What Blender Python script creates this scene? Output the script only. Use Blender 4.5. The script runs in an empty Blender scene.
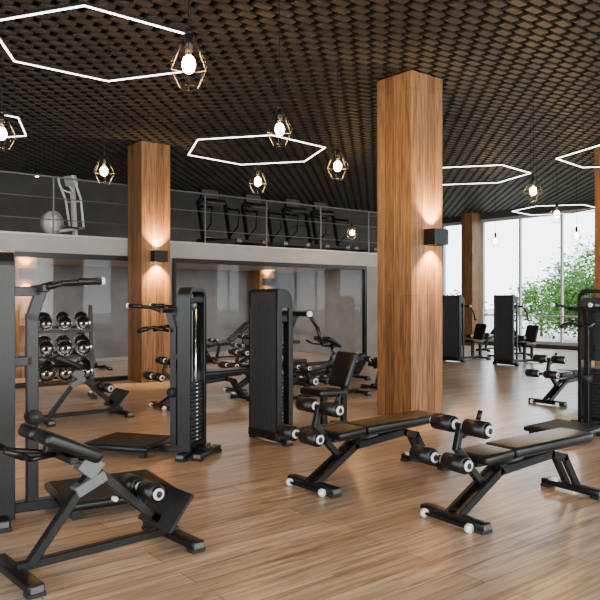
import bpy, bmesh, math, random
from mathutils import Vector, Matrix, Euler
random.seed(7)
scene=bpy.context.scene
R=math.radians
# ------------------------------------------------------------------ materials
def newmat(name):
    m=bpy.data.materials.new(name); m.use_nodes=True
    nt=m.node_tree; b=nt.nodes['Principled BSDF']
    return m,nt,b
def N(nt,t,**k):
    n=nt.nodes.new(t)
    for a,v in k.items(): setattr(n,a,v)
    return n
def simple(name,col,rough=.5,metal=0,noise=0.15,scale=20,bump=0,spec=None):
    m,nt,b=newmat(name)
    tc=N(nt,'ShaderNodeTexCoord'); nz=N(nt,'ShaderNodeTexNoise'); nz.inputs['Scale'].default_value=scale
    nz.inputs['Detail'].default_value=4
    nt.links.new(tc.outputs['Object'],nz.inputs['Vector'])
    cr=N(nt,'ShaderNodeValToRGB')
    cr.color_ramp.elements[0].color=tuple(c*(1-noise) for c in col)+(1,)
    cr.color_ramp.elements[1].color=tuple(min(1,c*(1+noise)) for c in col)+(1,)
    cr.color_ramp.elements[0].position=.3; cr.color_ramp.elements[1].position=.7
    nt.links.new(nz.outputs['Fac'],cr.inputs['Fac']); nt.links.new(cr.outputs['Color'],b.inputs['Base Color'])
    b.inputs['Roughness'].default_value=rough; b.inputs['Metallic'].default_value=metal
    if spec is not None: b.inputs['Specular IOR Level'].default_value=spec
    if bump:
        bp=N(nt,'ShaderNodeBump'); bp.inputs['Strength'].default_value=bump; bp.inputs['Distance'].default_value=.01
        nt.links.new(nz.outputs['Fac'],bp.inputs['Height']); nt.links.new(bp.outputs['Normal'],b.inputs['Normal'])
    return m
def emis(name,col,st):
    m,nt,b=newmat(name)
    b.inputs['Base Color'].default_value=col+(1,)
    b.inputs['Emission Color'].default_value=col+(1,); b.inputs['Emission Strength'].default_value=st
    return m
M_black=simple('black_powder_coat',(.006,.0065,.007),.33,.0,.2,60,0,.28)
M_pad=simple('black_leather',(.006,.006,.0065),.36,0,.2,140,.12,.33)
M_rub=simple('rubber_tread',(.013,.0135,.015),.6,0,.4,90,.6,.3)
M_dark=simple('dark_grey_panel',(.018,.019,.022),.5,0,.2,30,0,.3)
M_slat=simple('shroud_slat_grey',(.04,.042,.046),.45,0,.1,30,0,.4)
M_grey=simple('grey_steel',(.11,.115,.12),.4,.5,.1,30)
M_white=simple('white_plastic',(.72,.72,.70),.4,0,.04,30)
M_lgrey=simple('light_grey_plastic',(.42,.42,.42),.4,.1,.1,30)
M_rail=simple('rail_steel',(.12,.12,.125),.4,.3,.1,30)
M_chrome=simple('chrome',(.75,.75,.76),.18,1,.05,10)
M_plaster=simple('grey_plaster',(.22,.215,.21),.85,0,.12,2.2,.05)
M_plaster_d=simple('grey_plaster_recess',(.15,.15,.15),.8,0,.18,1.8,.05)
M_fascia=simple('light_plaster',(.33,.325,.32),.8,0,.06,3,.03)
M_darkwall=simple('dark_wall',(.042,.040,.038),.8,0,.2,3)
M_ceilb=simple('ceiling_void',(.0025,.0024,.0024),.9,0,.2,3,0,.2)
M_ceils=simple('ceiling_slats',(.026,.0235,.022),.55,0,.3,4,0,.3)
M_led=emis('led_white',(1,.97,.92),9)
M_bulb=emis('bulb_warm',(1,.56,.18),520)
M_sglow=emis('sconce_glow',(1,.7,.38),30)
M_ground=simple('paving',(.42,.42,.38),.9,0,.1,1)
M_bark=simple('bark',(.12,.08,.05),.9,0,.3,20)
M_belt=simple('treadmill_belt',(.01,.01,.01),.7,0,.2,60)
M_leaf,nt,b=newmat('leaves')
tc=N(nt,'ShaderNodeTexCoord'); nz=N(nt,'ShaderNodeTexNoise'); nz.inputs['Scale'].default_value=5
cr=N(nt,'ShaderNodeValToRGB'); cr.color_ramp.elements[0].color=(.010,.05,.006,1); cr.color_ramp.elements[1].color=(.08,.2,.02,1)
cr.color_ramp.elements[0].position=.35; cr.color_ramp.elements[1].position=.65
nt.links.new(tc.outputs['Object'],nz.inputs['Vector']); nt.links.new(nz.outputs['Fac'],cr.inputs['Fac']); nt.links.new(cr.outputs['Color'],b.inputs['Base Color'])
b.inputs['Roughness'].default_value=.6; b.inputs['Specular IOR Level'].default_value=.12
def glassmat(name,refl):
    m,nt,b=newmat(name); nt.nodes.remove(b)
    o=nt.nodes['Material Output']; t=N(nt,'ShaderNodeBsdfTransparent'); g=N(nt,'ShaderNodeBsdfGlossy'); g.inputs['Roughness'].default_value=.02
    mx=N(nt,'ShaderNodeMixShader'); mx.inputs[0].default_value=refl
    nt.links.new(t.outputs[0],mx.inputs[1]); nt.links.new(g.outputs[0],mx.inputs[2]); nt.links.new(mx.outputs[0],o.inputs['Surface'])
    return m
M_glass=glassmat('window_glass',.03); M_glass2=glassmat('mirror_standin_glass',.012)
# floor wood
M_floor,nt,b=newmat('oak_plank_floor')
tc=N(nt,'ShaderNodeTexCoord'); br=N(nt,'ShaderNodeTexBrick')
br.offset=.37; br.inputs['Scale'].default_value=1; br.inputs['Brick Width'].default_value=1.9; br.inputs['Row Height'].default_value=.19
br.inputs['Mortar Size'].default_value=.003; br.inputs['Mortar Smooth'].default_value=.2; br.inputs['Bias'].default_value=0
br.inputs['Color1'].default_value=(.61,.445,.315,1); br.inputs['Color2'].default_value=(.43,.305,.21,1); br.inputs['Mortar'].default_value=(.15,.1,.065,1)
nt.links.new(tc.outputs['Object'],br.inputs['Vector'])
mp=N(nt,'ShaderNodeMapping'); mp.inputs['Scale'].default_value=(1.0,13,1)
nt.links.new(tc.outputs['Object'],mp.inputs['Vector'])
nz=N(nt,'ShaderNodeTexNoise'); nz.inputs['Scale'].default_value=1.7; nz.inputs['Detail'].default_value=10; nz.inputs['Distortion'].default_value=.9
nt.links.new(mp.outputs[0],nz.inputs['Vector'])
cr=N(nt,'ShaderNodeValToRGB'); cr.color_ramp.elements[0].position=.34; cr.color_ramp.elements[1].position=.64
cr.color_ramp.elements[0].color=(.52,.47,.42,1); cr.color_ramp.elements[1].color=(1.1,1.1,1.1,1)
nt.links.new(nz.outputs['Fac'],cr.inputs['Fac'])
mx=N(nt,'ShaderNodeMix',data_type='RGBA',blend_type='MULTIPLY'); mx.inputs[0].default_value=1
nt.links.new(br.outputs['Color'],mx.inputs[6]); nt.links.new(cr.outputs['Color'],mx.inputs[7]); nt.links.new(mx.outputs[2],b.inputs['Base Color'])
b.inputs['Roughness'].default_value=.28
bp=N(nt,'ShaderNodeBump'); bp.inputs['Strength'].default_value=.15; bp.inputs['Distance'].default_value=.004
nt.links.new(nz.outputs['Fac'],bp.inputs['Height']); nt.links.new(bp.outputs['Normal'],b.inputs['Normal'])
# column wood
M_wood,nt,b=newmat('column_wood')
tc=N(nt,'ShaderNodeTexCoord'); sp=N(nt,'ShaderNodeSeparateXYZ'); ad=N(nt,'ShaderNodeMath',operation='ADD')
nt.links.new(tc.outputs['Object'],sp.inputs[0]); nt.links.new(sp.outputs[0],ad.inputs[0]); nt.links.new(sp.outputs[1],ad.inputs[1])
cb=N(nt,'ShaderNodeCombineXYZ'); nt.links.new(sp.outputs[2],cb.inputs[0]); nt.links.new(ad.outputs[0],cb.inputs[1])
br=N(nt,'ShaderNodeTexBrick'); br.offset=.4; br.inputs['Scale'].default_value=1; br.inputs['Brick Width'].default_value=2.6; br.inputs['Row Height'].default_value=.15
br.inputs['Mortar Size'].default_value=.0015; br.inputs['Color1'].default_value=(.27,.142,.062,1); br.inputs['Color2'].default_value=(.15,.075,.032,1); br.inputs['Mortar'].default_value=(.05,.025,.012,1)
nt.links.new(cb.outputs[0],br.inputs['Vector'])
mp=N(nt,'ShaderNodeMapping'); mp.inputs['Scale'].default_value=(.8,24,1); nt.links.new(cb.outputs[0],mp.inputs['Vector'])
nz=N(nt,'ShaderNodeTexNoise'); nz.inputs['Scale'].default_value=1.8; nz.inputs['Detail'].default_value=10; nz.inputs['Distortion'].default_value=1.4
nt.links.new(mp.outputs[0],nz.inputs['Vector'])
cr=N(nt,'ShaderNodeValToRGB'); cr.color_ramp.elements[0].position=.33; cr.color_ramp.elements[1].position=.62
cr.color_ramp.elements[0].color=(.33,.29,.25,1); cr.color_ramp.elements[1].color=(1.15,1.12,1.1,1)
nt.links.new(nz.outputs['Fac'],cr.inputs['Fac'])
mx=N(nt,'ShaderNodeMix',data_type='RGBA',blend_type='MULTIPLY'); mx.inputs[0].default_value=1
nt.links.new(br.outputs['Color'],mx.inputs[6]); nt.links.new(cr.outputs['Color'],mx.inputs[7]); nt.links.new(mx.outputs[2],b.inputs['Base Color'])
b.inputs['Roughness'].default_value=.55; b.inputs['Specular IOR Level'].default_value=.3

# ------------------------------------------------------------------ mesh builder
class MB:
    def __init__(s): s.bm=bmesh.new(); s.mats=[]
    def _add(s,t,mat,smooth):
        if mat not in s.mats: s.mats.append(mat)
        i=s.mats.index(mat)
        for f in t.faces: f.material_index=i; f.smooth=smooth
        me=bpy.data.meshes.new('t'); t.to_mesh(me); t.free(); s.bm.from_mesh(me); bpy.data.meshes.remove(me)
    def boxm(s,Mx,size,mat,bev=0,seg=2):
        t=bmesh.new(); bmesh.ops.create_cube(t,size=1)
        bmesh.ops.scale(t,vec=size,verts=t.verts)
        if bev: bmesh.ops.bevel(t,geom=t.edges[:],offset=min(bev,min(size)*.45),segments=seg,affect='EDGES',profile=.5)
        bmesh.ops.transform(t,matrix=Mx,verts=t.verts); s._add(t,mat,bool(bev and seg>1))
    def box(s,c,size,mat,rot=(0,0,0),bev=.004,seg=1):
        s.boxm(Matrix.Translation(c)@Euler(rot).to_matrix().to_4x4(),size,mat,bev,seg)
    def beam(s,p1,p2,w,h,mat,bev=.005,seg=1):
        p1=Vector(p1);p2=Vector(p2); x=(p2-p1); L=x.length; x.normalize()
        up=Vector((0,0,1)) if abs(x.z)<.97 else Vector((1,0,0))
        y=up.cross(x).normalized(); z=x.cross(y)
        Mx=Matrix((x,y,z)).transposed().to_4x4(); Mx.translation=(p1+p2)/2
        s.boxm(Mx,(L,w,h),mat,bev,seg)
    def tube(s,p1,p2,r,mat,seg=12,r2=None):
        p1=Vector(p1);p2=Vector(p2); x=p2-p1; L=x.length
        t=bmesh.new(); bmesh.ops.create_cone(t,cap_ends=True,segments=seg,radius1=r,radius2=r if r2 is None else r2,depth=L)
        Mx=x.to_track_quat('Z','Y').to_matrix().to_4x4(); Mx.translation=(p1+p2)/2
        bmesh.ops.transform(t,matrix=Mx,verts=t.verts); s._add(t,mat,seg>6)
    def ball(s,c,r,mat,sc=(1,1,1),seg=12):
        t=bmesh.new(); bmesh.ops.create_uvsphere(t,u_segments=seg,v_segments=max(6,seg//2),radius=r)
        bmesh.ops.scale(t,vec=sc,verts=t.verts); bmesh.ops.translate(t,vec=c,verts=t.verts); s._add(t,mat,True)
    def path(s,pts,r,mat,seg=10):
        for a,b in zip(pts,pts[1:]): s.tube(a,b,r,mat,seg)
        for p in pts[1:-1]: s.ball(p,r,mat,seg=seg)
    def bpath(s,pts,w,h,mat):
        for a,b in zip(pts,pts[1:]):
            a=Vector(a);b=Vector(b);d=(b-a).normalized()*h*.35
            s.beam(a-d,b+d,w,h,mat)
    def roller(s,c,L,r,axis=(0,1,0)):
        c=Vector(c);a=Vector(axis).normalized()
        t=bmesh.new(); bmesh.ops.create_cone(t,cap_ends=True,segments=20,radius1=r,radius2=r,depth=L)
        bmesh.ops.bevel(t,geom=[e for e in t.edges if len(e.link_faces)==2 and any(len(f.verts)>4 for f in e.link_faces)],offset=.015,segments=3,affect='EDGES')
        Mx=a.to_track_quat('Z','Y').to_matrix().to_4x4(); Mx.translation=c
        bmesh.ops.transform(t,matrix=Mx,verts=t.verts); s._add(t,M_pad,True)
        for sg in (1,-1):
            s.tube(c+a*sg*(L/2-.002),c+a*sg*(L/2+.010),r*.62,M_white,16)
            s.tube(c+a*sg*(L/2+.008),c+a*sg*(L/2+.014),r*.36,M_dark,12)
    def prism(s,prof,y0,y1,mat,bev=0):
        t=bmesh.new(); vs=[t.verts.new((x,y0,z)) for x,z in prof]; f=t.faces.new(vs)
        r=bmesh.ops.extrude_face_region(t,geom=[f]); bmesh.ops.translate(t,vec=(0,y1-y0,0),verts=[v for v in r['geom'] if isinstance(v,bmesh.types.BMVert)])
        bmesh.ops.recalc_face_normals(t,faces=t.faces)
        s._add(t,mat,False)
    def mesh(s,name):
        me=bpy.data.meshes.new(name); s.bm.to_mesh(me); s.bm.free()
        for m in s.mats: me.materials.append(m)
        return me
def put(me,name,loc=(0,0,0),rz=0,parent=None,sc=None):
    o=bpy.data.objects.new(name,me); o.location=loc; o.rotation_euler=(0,0,R(rz))
    if sc: o.scale=(sc,sc,sc)
    scene.collection.objects.link(o)
    if parent: o.parent=parent
    return o
def bx(name,x0,x1,y0,y1,z0,z1,mat,bev=0):
    m=MB(); m.box(((x0+x1)/2,(y0+y1)/2,(z0+z1)/2),(x1-x0,y1-y0,z1-z0),mat,bev=bev); return put(m.mesh(name),name)

# ------------------------------------------------------------------ room shell
H=4.38
WX0,WX1,WY0,WY1=-7,19.5,-7,16.4
NY=12.3; MEZ=2.62; MX1=12.9
bx('floor',WX0-.2,WX1+.2,WY0-.2,WY1+.2,-.1,0,M_floor)
bx('ceiling',WX0-.2,WX1+.2,WY0-.2,WY1+.2,4.46,4.6,M_ceilb)
vs=[];fs=[]
px,py=.27,.135
j=0; y=WY0
while y<WY1-.1:
    off=(j%2)*px/2; x=WX0+off
    while x<WX1-.25:
        n=len(vs); a,b_,c,d_=x,x+.185,y,y+.09; z0,z1=4.385,4.415
        vs+= [(a,c,z0),(b_,c,z0),(b_,d_,z0),(a,d_,z0),(a,c,z1),(b_,c,z1),(b_,d_,z1),(a,d_,z1)]
        fs+= [(n,n+3,n+2,n+1),(n,n+1,n+5,n+4),(n+1,n+2,n+6,n+5),(n+2,n+3,n+7,n+6),(n+3,n,n+4,n+7)]
        x+=px
    y+=py; j+=1
x=WX0+.02
while x<WX1-.1:
    n=len(vs); z0,z1=4.415,4.46
    vs+=[(x,WY0,z0),(x+.03,WY0,z0),(x+.03,WY1,z0),(x,WY1,z0),(x,WY0,z1),(x+.03,WY0,z1),(x+.03,WY1,z1),(x,WY1,z1)]
    fs+=[(n,n+3,n+2,n+1),(n,n+1,n+5,n+4),(n+1,n+2,n+6,n+5),(n+2,n+3,n+7,n+6),(n+3,n,n+4,n+7)]
    x+=.135
me=bpy.data.meshes.new('ceiling_slat_grid'); me.from_pydata(vs,[],fs); me.materials.append(M_ceils); put(me,'ceiling_slat_grid')

m=MB()
def wb(x0,x1,z0,z1,y0=NY,y1=NY+.15,mat=M_plaster): m.box(((x0+x1)/2,(y0+y1)/2,(z0+z1)/2),(x1-x0,y1-y0,z1-z0),mat,bev=0)
OP=[(1.0,5.95),(6.67,11.94)]
wb(WX0,1.0,0,2.32); wb(5.95,6.67,0,2.32); wb(11.94,MX1,0,2.32)
put(m.mesh('wall_north'),'wall_north')
m=MB(); wb(WX0,MX1,2.32,MEZ,NY,WY1,M_fascia)
put(m.mesh('mezzanine_slab'),'mezzanine_slab')
m=MB(); m.box(((WX0+MX1)/2,NY-.01,MEZ+.02),(MX1-WX0,.06,.04),M_lgrey); put(m.mesh('trim_1'),'trim_1')
bx('wall_recess',MX1-.15,MX1,NY+.15,WY1,0,2.32,M_plaster)
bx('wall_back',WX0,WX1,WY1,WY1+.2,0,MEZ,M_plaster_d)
bx('wall_back_upper',WX0,WX1,WY1,WY1+.2,MEZ,4.46,M_darkwall)
bx('baseboard_back',WX0,WX1,WY1-.02,WY1,0,.08,M_fascia)
for (a,b_) in OP:
    m=MB(); y=NY+.0
    m.box(((a+b_)/2,y,2.28),(b_-a,.1,.09),M_black); m.box(((a+b_)/2,y,.04),(b_-a,.1,.08),M_black)
    for x in (a+.03,b_-.03): m.box((x,y,1.16),(.07,.1,2.16),M_black)
    m.box(((a+b_)/2,y+.02,1.16),(b_-a-.12,.008,2.16),M_glass2,bev=0)
    put(m.mesh('mirror_standin'),'mirror_standin')  # clear glass and the furnished bay behind stand in for mirror panels and reflections
def winwall(name,axis,c,lo,hi,wins,z0,z1,t,mat):
    m=MB()
    def b(a0,a1,q0,q1):
        if axis=='x': m.box((c,(a0+a1)/2,(q0+q1)/2),(t,a1-a0,q1-q0),mat,bev=0)
        else: m.box(((a0+a1)/2,c,(q0+q1)/2),(a1-a0,t,q1-q0),mat,bev=0)
    b(lo,hi,0,z0); b(lo,hi,z1,4.46)
    e=lo
    for (u,v) in wins: b(e,u,z0,z1); e=v
    b(e,hi,z0,z1)
    put(m.mesh(name),name)
winwall('wall_west','x',WX0-.1,WY0,WY1,[(-6,0),(1,7)],.3,3.9,.2,M_plaster)
winwall('wall_south','y',WY0-.1,WX0,WX1,[(-6,0),(1,7),(8,14)],.3,3.9,.2,M_plaster)
winwall('wall_east','x',WX1+.1,WY0,WY1,[(-6.8,16.2)],.12,4.2,.2,M_darkwall)
wi=0
edges=[-6.8,-2.9,2.9,8.7,14.5,16.2]
for a,b_ in zip(edges,edges[1:]):
    wi+=1; m=MB()
    x=WX1+.05
    m.box((x,(a+b_)/2,.17),(.1,b_-a,.1),M_lgrey); m.box((x,(a+b_)/2,4.15),(.1,b_-a,.1),M_lgrey)
    m.box((x,(a+b_)/2,1.0),(.06,b_-a,.05),M_lgrey)
    n=max(1,round((b_-a)/1.45))
    for i in range(n+1):
        yy=a+(b_-a)*i/n; yy=min(max(yy,a+.03),b_-.03); m.box((x,yy,2.16),(.1,.06,3.9),M_lgrey)
    m.box((x,(a+b_)/2,2.16),(.01,b_-a-.02,3.9),M_glass,bev=0)
    put(m.mesh('window_%d'%wi),'window_%d'%wi)
for (ax,a,b_) in [('x',-6,0),('x',1,7),('y',-6,0),('y',1,7),('y',8,14)]:
    wi+=1; m=MB(); c=-7.1
    for i in range(5):
        q=a+.04+(b_-a-.08)*i/4
        if ax=='x': m.box((c,q,2.1),(.08,.08,3.6),M_black)
        else: m.box((q,c,2.1),(.08,.08,3.6),M_black)
    for z in (.34,3.86):
        if ax=='x': m.box((c,(a+b_)/2,z),(.08,b_-a,.08),M_black)
        else: m.box(((a+b_)/2,c,z),(b_-a,.08,.08),M_black)
    put(m.mesh('window_%d'%wi),'window_%d'%wi)

def column(x,y,w,z1=H):
    m=MB(); m.box((w/2,w/2,z1/2),(w,w,z1),M_wood,bev=.004)
    return put(m.mesh('wood_column'),'wood_column',(x,y,0))
column(6.57,5.95,.6); column(5.70,11.66,.58); column(12.4,6.1,.6); column(18.85,14.4,.45); column(18.85,8.6,.45); column(18.85,2.8,.45)
column(4.1,13.8,.45,2.315); column(11.2,15.7,.5,2.315)
# sconces: open-ended box with lamps shining up and down
msc=MB()
for sx in (-.125,.125): msc.box((sx,-.10,0),(.012,.18,.2),M_black)
for sy in (-.005,-.185): msc.box((0,sy,0),(.25,.012,.2),M_black)
msc.box((0,-.095,.0),(.24,.17,.02),M_black)
msc.tube((0,-.095,.012),(0,-.095,.085),.05,M_sglow); msc.tube((0,-.095,-.012),(0,-.095,-.085),.05,M_sglow)
MSC=msc.mesh('wall_sconce')
def sconce(x,y,z=2.3,e=300):
    p=put(MSC,'wall_sconce',(x,y,z))
    for sg in (1,-1):
        l=bpy.data.lights.new('sconce_spot','SPOT'); l.energy=e; l.color=(1,.62,.28); l.spot_size=R(100); l.spot_blend=.9; l.shadow_soft_size=.02
        o=bpy.data.objects.new('sconce_spot',l); o.location=(0,-.13,sg*.115)
        d=Vector((0,.35,sg)); o.rotation_euler=d.to_track_quat('-Z','Y').to_euler(); o.parent=p
        scene.collection.objects.link(o)
sconce(6.93,5.95,e=330); sconce(6.0,11.66,e=380); sconce(11.45,15.7,2.0,110); sconce(4.33,13.8,2.0,110); sconce(12.7,6.1,e=200)

# ------------------------------------------------------------------ railing
m=MB(); y=NY+.06; x=-6.5
while x<MX1:
    m.box((x,y,MEZ+.52),(.03,.03,1.04),M_rail); x+=1.55
m.box((MX1-.05,y,MEZ+.52),(.03,.03,1.04),M_rail)
m.box(((WX0+MX1)/2,y,MEZ+1.05),(MX1-WX0-.1,.04,.025),M_rail)
for z in (.3,.68): m.tube((WX0+.1,y,MEZ+z),(MX1-.05,y,MEZ+z),.008,M_rail,8)
for z in (.3,.68,1.05): m.tube((MX1-.05,y,MEZ+z),(MX1-.05,WY1-.02,MEZ+z),.012,M_rail,8)
put(m.mesh('mezzanine_railing'),'mezzanine_railing')

# ------------------------------------------------------------------ benches
def crossfoot(m,x,L,y=0,z=.045,cap=True):
    m.box((x,y,z),(.09,L,.05),M_black,bev=.01,seg=2)
    for sg in (1,-1):
        m.box((x,y+sg*(L/2-.03),.0125+.002),(.1,.07,.025),M_rub,bev=.004)
        if cap: m.box((x,y+sg*(L/2+.004),z),(.07,.008,.035),M_grey,bev=.003)
def decline_bench():
    m=MB()
    crossfoot(m,0,.56); crossfoot(m,1.32,.5)
    for sy in (.2,-.2):
        m.tube((-.08,sy-.015,.032),(-.08,sy+.015,.032),.03,M_white,16)
    m.beam((-.08,-.2,.032),(-.08,.2,.032),.02,.02,M_black)
    for sy in (-.045,.045):
        m.bpath([(0,sy,.06),(.42,sy,.30),(1.0,sy,.345),(1.16,sy,.30),(1.32,sy,.06)],.035,.06,M_black)
    m.bpath([(.1,0,.09),(.3,0,.2),(.14,0,.36)],.05,.05,M_black)
    m.beam((.2,0,.375),(1.3,0,.395),.06,.05,M_black)
    m.beam((.45,0,.30),(.75,0,.38),.05,.03,M_grey)
    m.box((.30,0,.425),(.30,.30,.065),M_pad,(0,R(-3),0),bev=.025,seg=4)
    m.box((.93,0,.440),(.92,.30,.07),M_pad,(0,R(-.8),0),bev=.025,seg=4)
    m.box((.93,0,.403),(.88,.26,.012),M_dark,(0,R(-.8),0))
    m.bpath([(.16,0,.37),(.02,0,.50),(.06,0,.65)],.045,.045,M_black)
    m.beam((.06,0,.4),(-.14,0,.455),.04,.04,M_black)
    m.tube((.06,-.24,.65),(.06,.24,.65),.014,M_black); m.tube((-.14,-.24,.45),(-.14,.24,.45),.014,M_black)
    for sy in (-.145,.145):
        m.roller((.06,sy,.65),.2,.057); m.roller((-.14,sy,.45),.2,.057)
    m.path([(.12,.03,.56),(.26,.05,.6),(.3,.05,.66)],.012,M_black)
    m.tube((.29,.05,.65),(.32,.05,.72),.018,M_pad)
    m.tube((1.22,.06,.1),(1.22,.13,.1),.018,M_white)
    return m.mesh('decline_bench')
ME_dec=decline_bench()
def hyper_bench():
    m=MB()
    crossfoot(m,0,.6); crossfoot(m,1.0,.62)
    m.beam((.0,0,.075),(1.0,0,.075),.05,.05,M_black)
    m.bpath([(.08,0,.08),(.46,0,.56)],.06,.05,M_black)
    m.bpath([(.36,0,.64),(.95,0,.10)],.06,.055,M_black)
    m.bpath([(.36,0,.44),(.5,0,.5)],.075,.07,M_grey)
    m.box((.43,0,.575),(.13,.07,.12),M_grey,(0,R(40),0))
    m.beam((.42,0,.62),(.16,0,.72),.06,.05,M_black)
    m.beam((.26,-.18,.66),(.26,.18,.66),.05,.04,M_black)
    for sg in (1,-1):
        m.box((.25,sg*.12,.735),(.36,.21,.08),M_pad,(0,R(26),0),bev=.03,seg=4)
        m.path([(.2,sg*.04,.68),(.02,sg*.16,.70),(-.08,sg*.17,.75)],.015,M_black)
        m.tube((-.02,sg*.165,.72),(-.12,sg*.175,.77),.021,M_pad)
    m.box((.95,0,.225),(.02,.40,.27),M_rub,(0,R(40),0),bev=.004)
    m.beam((.84,0,.2),(1.02,0,.07),.06,.05,M_black)
    m.beam((.72,0,.27),(.78,0,.38),.045,.04,M_black)
    m.tube((.78,-.2,.38),(.78,.2,.38),.013,M_black)
    m.roller((.78,-.11,.38),.18,.058); m.roller((.78,.11,.38),.18,.058)
    m.tube((.62,.03,.33),(.62,.07,.33),.016,M_white)
    return m.mesh('hyperextension_bench')
ME_hyp=hyper_bench()
def incline_bench(ang):
    m=MB()
    crossfoot(m,0,.45); crossfoot(m,1.2,.5)
    m.beam((0,0,.07),(1.2,0,.07),.06,.05,M_black)
    m.bpath([(.12,0,.08),(.2,0,.36)],.05,.06,M_black); m.bpath([(.98,0,.08),(.55,0,.38)],.05,.06,M_black)
    m.beam((.05,0,.37),(.65,0,.39),.06,.05,M_black)
    m.box((.22,0,.43),(.36,.32,.07),M_pad,(0,R(-8),0),bev=.028,seg=4)
    a=R(ang); cx,cz=.45+.4*math.cos(a),.43+.4*math.sin(a)
    m.box((cx,0,cz),(.8,.29,.07),M_pad,(0,-a,0),bev=.028,seg=4)
    m.beam((.45+.02,0,.38),(.45+.65*math.cos(a)+.04,0,.38+.65*math.sin(a)),.06,.04,M_black)
    m.beam((1.0,0,.1),(.45+.5*math.cos(a),0,.36+.5*math.sin(a)),.045,.04,M_grey)
    m.tube((0.02,-.2,.5),(0.02,.2,.5),.013,M_black); m.beam((.08,0,.37),(.02,0,.5),.04,.04,M_black)
    m.roller((0.02,-.13,.5),.16,.05); m.roller((.02,.13,.5),.16,.05)
    return m.mesh('incline_bench')
ME_inc=incline_bench(38); ME_inc2=incline_bench(62); ME_inc3=incline_bench(15)
# ------------------------------------------------------------------ platform weight machine
def arch_frame(m,cx,hw,h,depth,t,mat,r=.1):
    pts=[(cx,-hw,.04)]
    n=6
    pts.append((cx,-hw,h-r))
    for i in range(1,n): 
        a=math.pi/2*i/n; pts.append((cx,-hw+r-r*math.cos(a),h-r+r*math.sin(a)))
    pts.append((cx,-hw+r,h)); q=[(p[0],-p[1],p[2]) for p in pts][::-1]
    P=pts+q
    for a,b in zip(P,P[1:]):
        if (Vector(a)-Vector(b)).length<1e-4: continue
        a=Vector(a);b=Vector(b)
        x=(b-a).normalized(); X=Vector((1,0,0)); z=x.cross(X)
        Mx=Matrix((x,X,z)).transposed().to_4x4(); Mx.translation=(a+b)/2
        m.boxm(Mx,((b-a).length+.012,depth,t),mat,.004,1)
def weight_stack(m,x,w,zb,n,zt):
    for i in range(n):
        m.box((x,0,zb+.018+i*.038),(.1,w,.032),M_dark,bev=.004)
        m.box((x-.052,0,zb+.018+i*.038),(.004,.03,.012),M_white,bev=0)
    for sy in (-w*.3,w*.3): m.tube((x,sy,zb),(x,sy,zt),.010,M_chrome,10)
    m.tube((x,0,zb+n*.038),(x,0,zt),.004,M_grey,6)
def platform_machine(panel=True):
    m=MB()
    arch_frame(m,0,.165,1.60,.13,.045,M_black,.07)
    weight_stack(m,0,.25,.14,15,1.54)
    m.box((0,0,.12),(.13,.34,.04),M_black); m.box((0,0,1.5),(.11,.32,.05),M_dark)
    m.tube((.0,-.02,1.45),(.0,.02,1.45),.045,M_grey,20)
    if panel: m.box((0.075,0,1.15),(.012,.31,.7),M_dark,bev=.003)
    crossfoot(m,-.02,.6); crossfoot(m,-.16,.46)
    m.beam((-.2,0,.06),(.9,0,.05),.08,.06,M_black)
    m.bpath([(.19,0,.06),(.19,0,1.22),(.24,0,1.38)],.06,.07,M_black)
    m.beam((.06,0,1.38),(.24,0,1.38),.06,.06,M_black)
    m.beam((.06,0,.95),(.19,0,.95),.06,.06,M_black)
    m.beam((.24,-.2,1.40),(.24,.2,1.40),.045,.045,M_black)
    for sg in (1,-1):
        m.path([(.24,sg*.19,1.40),(.33,sg*.22,1.43),(.46,sg*.22,1.44)],.018,M_black)
        m.tube((.42,sg*.22,1.44),(.56,sg*.22,1.445),.023,M_pad); m.tube((.56,sg*.22,1.445),(.58,sg*.22,1.446),.024,M_white)
        if panel:
            m.path([(.22,sg*.06,1.2),(.34,sg*.15,1.24),(.42,sg*.15,1.22)],.016,M_black)
            m.tube((.40,sg*.15,1.225),(.50,sg*.15,1.2),.024,M_pad)
    m.tube((.2,-.05,.6),(.2,.05,.6),.05,M_dark,24)
    m.box((.68,0,.085),(.72,.62,.05),M_black,bev=.015,seg=2); m.box((.68,0,.113),(.66,.56,.008),M_rub,bev=.002)
    for sx in (.4,.96):
        for sy in (-.24,.24): m.box((sx,sy,.03),(.06,.06,.06),M_rub)
    return m.mesh('standing_weight_machine')
ME_plat=platform_machine(); ME_plat2=platform_machine(False)
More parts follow.
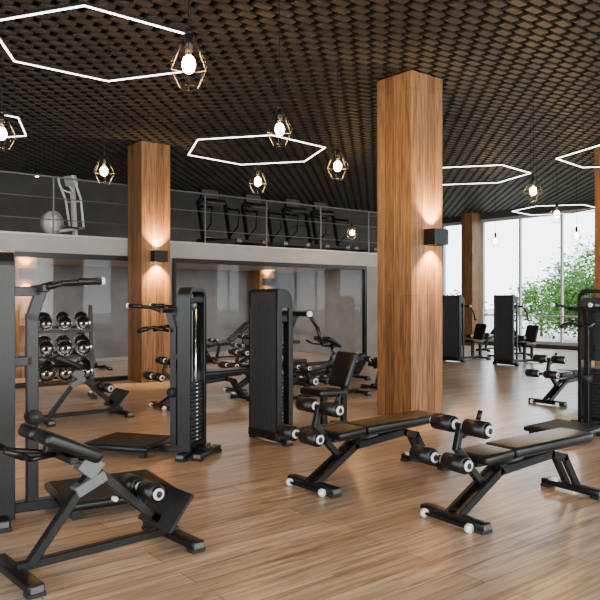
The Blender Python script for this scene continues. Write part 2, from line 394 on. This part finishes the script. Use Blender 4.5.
def panel_machine():
    m=MB()
    def prof(x0,x1,h,r,z0=.05):
        P=[(x0,z0),(x1,z0)]
        for i in range(7):
            a=math.pi/2*i/6; P.append((x1-r+r*math.cos(a),h-r+r*math.sin(a)))
        P.append((x0+.03,h)); P.append((x0,h-.03))
        return P
    for y in (-.26,.225): 
        # open side frame: front post, rear post with rounded head
        m.prism(prof(-.0,.2,1.62,.15,1.42),y,y+.035,M_black)
        m.box((.03,y+.0175,.74),(.06,.035,1.38),M_black); m.box((.175,y+.0175,.74),(.05,.035,1.38),M_black)
        m.box((.1,y+.0175,.1),(.18,.035,.1),M_black)
    m.box((.06,0,1.60),(.11,.46,.035),M_black); m.box((.165,0,1.5),(.02,.46,.08),M_black)
    m.box((.02,0,.82),(.012,.46,1.54),M_dark,bev=0)
    for i in range(15): m.box((.008,-.21+i*.03,.82),(.014,.013,1.52),M_slat,bev=0)
    m.box((0,0,.09),(.03,.5,.08),M_black)
    weight_stack(m,.11,.3,.12,16,1.56)
    m.tube((.11,-.02,1.48),(.11,.02,1.48),.05,M_grey,20)
    m.box((.1,0,.09),(.2,.46,.05),M_black)
    crossfoot(m,.1,.66); crossfoot(m,1.2,.5)
    m.beam((.1,0,.07),(1.2,0,.07),.08,.06,M_black)
    m.bpath([(.34,0,.07),(.34,0,1.2),(.42,0,1.34)],.08,.08,M_black); m.beam((.18,0,1.3),(.42,0,1.3),.07,.07,M_black)
    m.beam((.42,-.26,1.35),(.42,.26,1.35),.05,.05,M_black)
    for sg in (1,-1):
        m.path([(.42,sg*.25,1.35),(.52,sg*.28,1.2),(.6,sg*.26,1.02)],.02,M_black)
        m.tube((.6,sg*.26,1.02),(.7,sg*.26,1.02),.02,M_pad)
        m.tube((.42,sg*.25,1.35),(.42,sg*.28,1.35),.03,M_white,16)
    m.roller((.55,-.13,.62),.16,.055); m.roller((.55,.13,.62),.16,.055); m.tube((.55,-.2,.62),(.55,.2,.62),.013,M_black); m.beam((.34,0,.62),(.55,0,.62),.05,.05,M_black)
    m.bpath([(.85,0,.07),(.85,0,.42)],.06,.07,M_black)
    m.box((.85,0,.46),(.42,.38,.08),M_pad,(0,R(4),0),bev=.03,seg=4)
    m.bpath([(1.15,0,.07),(1.16,0,.7)],.06,.06,M_black)
    m.box((1.14,0,.70),(.08,.32,.42),M_pad,(0,R(22),0),bev=.03,seg=4)
    return m.mesh('seated_weight_machine')
ME_pan=panel_machine()

# placements (room coordinates, metres)
put(ME_dec,'decline_bench',(3.55,4.25,0),0)
put(ME_dec,'decline_bench',(3.76,3.02,0),-4)
put(ME_hyp,'hyperextension_bench',(1.16,3.86,0),3,sc=.96)
put(ME_plat,'standing_weight_machine',(3.43,5.93,0),124)
put(ME_plat2,'standing_weight_machine',(1.40,5.04,0),-8,sc=1.13)
put(ME_plat,'standing_weight_machine',(7.80,4.2,0),182)
put(ME_pan,'seated_weight_machine',(4.32,6.0,0),0)
put(ME_pan,'seated_weight_machine',(13.7,9.6,0),0)
put(ME_pan,'seated_weight_machine',(13.5,10.95,0),0)
put(ME_dec,'decline_bench',(9.05,5.6,0),0)
put(ME_dec,'decline_bench',(4.6,8.76,0),0)
put(ME_hyp,'hyperextension_bench',(2.9,8.6,0),0)
put(ME_dec,'decline_bench',(6.3,9.5,0),0)
put(ME_inc3,'incline_bench',(6.5,8.1,0),0)
put(ME_inc,'incline_bench',(8.3,8.4,0),0)
put(ME_hyp,'hyperextension_bench',(8.2,9.7,0),0)
put(ME_inc2,'incline_bench',(16.6,11.0,0),180)
put(ME_inc,'incline_bench',(16.6,9.0,0),0)
put(ME_inc,'incline_bench',(17.0,12.6,0),0)
put(ME_dec,'decline_bench',(7.4,14.2,0),0)
put(ME_dec,'decline_bench',(9.2,13.6,0),0)
put(ME_hyp,'hyperextension_bench',(2.6,14.8,0),0)
put(ME_inc,'incline_bench',(9.2,14.9,0),0)
put(ME_inc2,'incline_bench',(5.0,14.4,0),0)

# dumbbell rack
m=MB()
for sg in (-.42,.42):
    m.bpath([(sg,-.25,.03),(sg,.2,.03)],.06,.05,M_black); m.bpath([(sg,-.05,.04),(sg,.15,1.4)],.05,.06,M_black)
for k,z in enumerate((.3,.68,1.06)):
    y=.02+.15*z/1.3-.1
    for dy in (-.1,.08): m.beam((-.42,y+dy,z+dy*.3),(.42,y+dy,z+dy*.3),.03,.04,M_black)
    for i in range(3):
        x=-.27+i*.27; r=.128-.012*k
        for dy in (-.13,.11):
            zz=z+r+.02+dy*.3
            m.tube((x,y+dy-.045,zz),(x,y+dy+.045,zz),r,M_chrome,24)
            m.tube((x,y+dy-.05,zz),(x,y+dy+.05,zz),r*.8,M_black,20)
            m.tube((x,y+dy-.055,zz),(x,y+dy+.055,zz),r*.62,M_chrome,20)
            m.tube((x,y+dy-.06,zz),(x,y+dy+.06,zz),r*.25,M_black,12)
        m.tube((x,y-.13,z+r),(x,y+.11,z+r+.04),.018,M_chrome)
put(m.mesh('dumbbell_rack'),'dumbbell_rack',(3.85,10.5,0),-12)

# treadmills
def treadmill():
    m=MB()
    m.box((-.15,0,.15),(1.6,.55,.06),M_belt,bev=.01)
    for sg in (1,-1):
        m.box((-.15,sg*.33,.16),(1.65,.12,.1),M_grey,bev=.02,seg=2)
        m.bpath([(.45,sg*.37,.1),(.72,sg*.37,1.18)],.06,.09,M_black)
        m.path([(.72,sg*.37,1.1),(.45,sg*.37,1.02),(.1,sg*.37,.98)],.026,M_black)
        m.path([(.1,sg*.37,.98),(.15,sg*.37,.6),(.5,sg*.37,.4)],.02,M_black)
        m.box((-.8,sg*.3,.05),(.1,.08,.1),M_rub); m.box((.6,sg*.3,.05),(.1,.08,.1),M_rub)
    m.box((.68,0,.2),(.42,.7,.26),M_black,bev=.06,seg=3)
    m.box((.74,0,1.2),(.2,.74,.1),M_black,(0,R(25),0),bev=.03,seg=2)
    m.box((.8,0,1.38),(.05,.56,.32),M_black,(0,R(15),0),bev=.02,seg=2)
    m.box((.772,0,1.39),(.01,.44,.22),M_grey,(0,R(15),0),bev=0)
    m.tube((.5,-.25,1.15),(.5,.25,1.15),.018,M_grey); m.beam((.5,0,1.15),(.72,0,1.18),.04,.03,M_dark)
    return m.mesh('treadmill')
ME_tr=treadmill()
for x in (8.75,10.0,11.25,12.2): put(ME_tr,'treadmill',(x,13.5,MEZ),90)
# elliptical
m=MB()
m.box((0,0,.06),(1.3,.12,.08),M_lgrey,bev=.01); 
for sx in (-.6,.6): m.box((sx,0,.03),(.1,.5,.06),M_lgrey,bev=.01)
m.tube((-.4,-.09,.38),(-.4,.09,.38),.27,M_lgrey,28); m.tube((-.4,-.1,.38),(-.4,.1,.38),.17,M_white,28)
m.bpath([(.35,0,.08),(.25,0,1.35)],.09,.09,M_lgrey)
m.box((.2,0,1.42),(.06,.34,.24),M_lgrey,(0,R(-20),0),bev=.02,seg=2)
for sg in (1,-1):
    m.path([(.4,sg*.2,.35),(.28,sg*.22,1.0),(.08,sg*.23,1.35),(.0,sg*.2,1.5)],.026,M_white)
    m.path([(.4,sg*.2,.35),(-.35,sg*.16,.3+sg*.1)],.035,M_lgrey)
    m.box((.0,sg*.19,.36+sg*.05),(.36,.14,.04),M_dark,bev=.01)
    m.path([(.25,sg*.05,1.15),(.1,sg*.13,1.2),(.0,sg*.13,1.25)],.016,M_white)
m.tube((.3,-.22,.95),(.3,.22,.95),.02,M_lgrey)
put(m.mesh('elliptical_trainer'),'elliptical_trainer',(4.9,13.3,MEZ),28,sc=.84)
ms=MB(); ms.tube((0,0,0),(0,0,.1),.01,M_black,8); ms.tube((0,0,-.14),(0,0,0),.045,M_black,16)
ms.tube((0,0,-.143),(0,0,-.139),.036,M_sglow,16); MSP=ms.mesh('mezzanine_fill_spot')
for x in (2.5,5.0,7.5,9.3,10.6,11.9):  # invented spot fixtures, added to brighten the mezzanine around the treadmills
    p=put(MSP,'mezzanine_fill_spot',(x,15.2,4.285))
    l=bpy.data.lights.new('fill_spot_lamp','SPOT'); l.energy=90; l.color=(1,.88,.74); l.spot_size=R(130); l.spot_blend=.8; l.shadow_soft_size=.04
    o=bpy.data.objects.new('fill_spot_lamp',l); o.location=(0,0,-.15); o.parent=p; scene.collection.objects.link(o)

# ------------------------------------------------------------------ lamps
C,S=math.cos(R(38.8)),math.sin(R(38.8))
def at(l,d,z): return (S*d+C*l,C*d-S*l,z)
ZR=3.4
def hexlamp():
    m=MB(); P=[(.88*math.cos(R(60*i)),.88*math.sin(R(60*i)),0) for i in range(6)]
    for i in range(6):
        a,b_=P[i],P[(i+1)%6]
        m.beam(a,b_,.010,.008,M_led,bev=0)
        m.beam((a[0],a[1],.014),(b_[0],b_[1],.014),.026,.02,M_black,bev=0)
        if i%2==0: m.tube((a[0],a[1],.02),(a[0],a[1],.98),.0035,M_black,6)
    return m.mesh('hexagon_pendant_light')
ME_hex=hexlamp()
for l,d,s,ph in [(-1.53,5.30,.9,-20),(-.575,8.95,1.04,-14),(-3.75,7.5,.95,-14),(2.6,10.7,1,-14),(4.3,9.2,1,-14),(5.4,14.8,1,-14)]:
    m_=put(ME_hex,'hexagon_pendant_light',at(l,d,ZR),ph-38.8); m_.scale=(s,s,1)
def cage():
    m=MB()
    n=6
    def ring(r,z,o=0): return [(r*math.cos(2*math.pi*(i+o)/n),r*math.sin(2*math.pi*(i+o)/n),z) for i in range(n)]
    a=ring(.03,.17); b_=ring(.125,-.03); c=ring(.06,-.16)
    for i in range(n):
        for p,q in ((a[i],b_[i]),(b_[i],c[i]),(b_[i],b_[(i+1)%n]),(c[i],c[(i+1)%n]),(a[i],a[(i+1)%n])): m.tube(p,q,.0026,M_black,6)
    m.tube((0,0,.06),(0,0,.17),.024,M_black,14); m.tube((0,0,.17),(0,0,.2),.024,M_black,14,.008)
    m.ball((0,0,-.015),.042,M_bulb,(1,1,1.35),16)
    m.tube((0,0,.03),(0,0,.06),.017,M_grey,12)
    return m.mesh('cage')
bm_c=cage()
def pend(x,y,d):
    l=(x)*d; z=1.5+y*d
    mc=MB(); mc.bm.from_mesh(bm_c); mc.mats=list(bm_c.materials)
    mc.tube((0,0,.19),(0,0,4.38-z),.004,M_black,6)
    put(mc.mesh('cage_pendant_lamp'),'cage_pendant_lamp',at(l,d,z))
for t in [(-.159,.34,4.3),(-.426,.24,6.3),(-.28,.186,8.1),(-.029,.246,6.3),(-.06,.171,8.75),(.054,.193,7.8),(.333,.157,9.5),(.367,.124,12),(.279,.0857,17.5),(.0743,.097,15.4),(.395,.093,16)]: pend(*t)

# ------------------------------------------------------------------ exterior
bx('ground_outside',19.8,140,-60,80,-.25,-.1,M_ground)
def tree(x,y,h,r,n,seed):
    rnd=random.Random(seed); m=MB()
    m.tube((0,0,0),(0,0,h*.55),.07,M_bark,10,.04)
    cl=[]
    for i in range(12):
        a=rnd.uniform(0,6.28); q=r*rnd.uniform(.2,.85); z=h*rnd.uniform(.22,.85)
        p=(q*math.cos(a),q*math.sin(a),z); cl.append(p); m.tube((0,0,min(z*.8,h*.5)),p,.02,M_bark,6,.008)
    m.mats.append(M_leaf); li=len(m.mats)-1
    for i in range(n):
        c=Vector(cl[rnd.randrange(12)]); v=Vector((rnd.gauss(0,1),rnd.gauss(0,1),rnd.gauss(0,.8)))*r*.24
        p=c+v; p.z=max(p.z,.1); u=Vector((rnd.uniform(-1,1),rnd.uniform(-1,1),rnd.uniform(-1,1))).normalized(); w=u.orthogonal().normalized()
        s=rnd.uniform(.06,.11)
        f=m.bm.faces.new([m.bm.verts.new(p-u*s),m.bm.verts.new(p+w*s*.5),m.bm.verts.new(p+u*s),m.bm.verts.new(p-w*s*.5)]); f.material_index=li
    put(m.mesh('tree'),'tree',(x,y,-.1))
tree(25.5,14.4,3.9,1.7,6000,1); tree(25.0,12.3,3.8,1.7,5500,2); tree(27.5,17.3,2.4,1.4,3000,3); tree(24,9.0,3.8,1.6,3000,5)
tree(27,21.5,1.9,1.3,2500,6); tree(29,25,1.6,1.2,2200,8)

# ------------------------------------------------------------------ lights
w=bpy.data.worlds.new('world'); scene.world=w; w.use_nodes=True
bg=w.node_tree.nodes['Background']; bg.inputs[0].default_value=(.82,.93,1,1); bg.inputs[1].default_value=7
def area(name,loc,rot,sx,sy,e,col=(1,1,1)):
    l=bpy.data.lights.new(name,'AREA'); l.shape='RECTANGLE'; l.size=sx; l.size_y=sy; l.energy=e; l.color=col
    o=bpy.data.objects.new(name,l); o.location=loc; o.rotation_euler=rot; scene.collection.objects.link(o)
area('daylight_south',(3,-6.7,2.3),(R(90),0,0),18,3.2,1800,(1,.955,.89))
area('daylight_west',(-6.7,0,2.3),(R(90),0,R(-90)),12,3.2,600,(1,.955,.89))
area('recess_fill_light',(9.3,14.3,2.28),(0,0,0),4.5,1.5,75,(1,.96,.92))  # added fill lamps hidden behind the lintel, brightening the recess wall
area('recess_fill_light',(3.5,14.3,2.28),(0,0,0),4,1.5,65,(1,.96,.92))
# camera
cd=bpy.data.cameras.new('camera'); cd.sensor_width=36; cd.lens=42; cd.clip_end=300
co=bpy.data.objects.new('camera',cd); co.location=(0,0,1.5); co.rotation_euler=(R(90),0,R(-38.8)); scene.collection.objects.link(co)
scene.camera=co
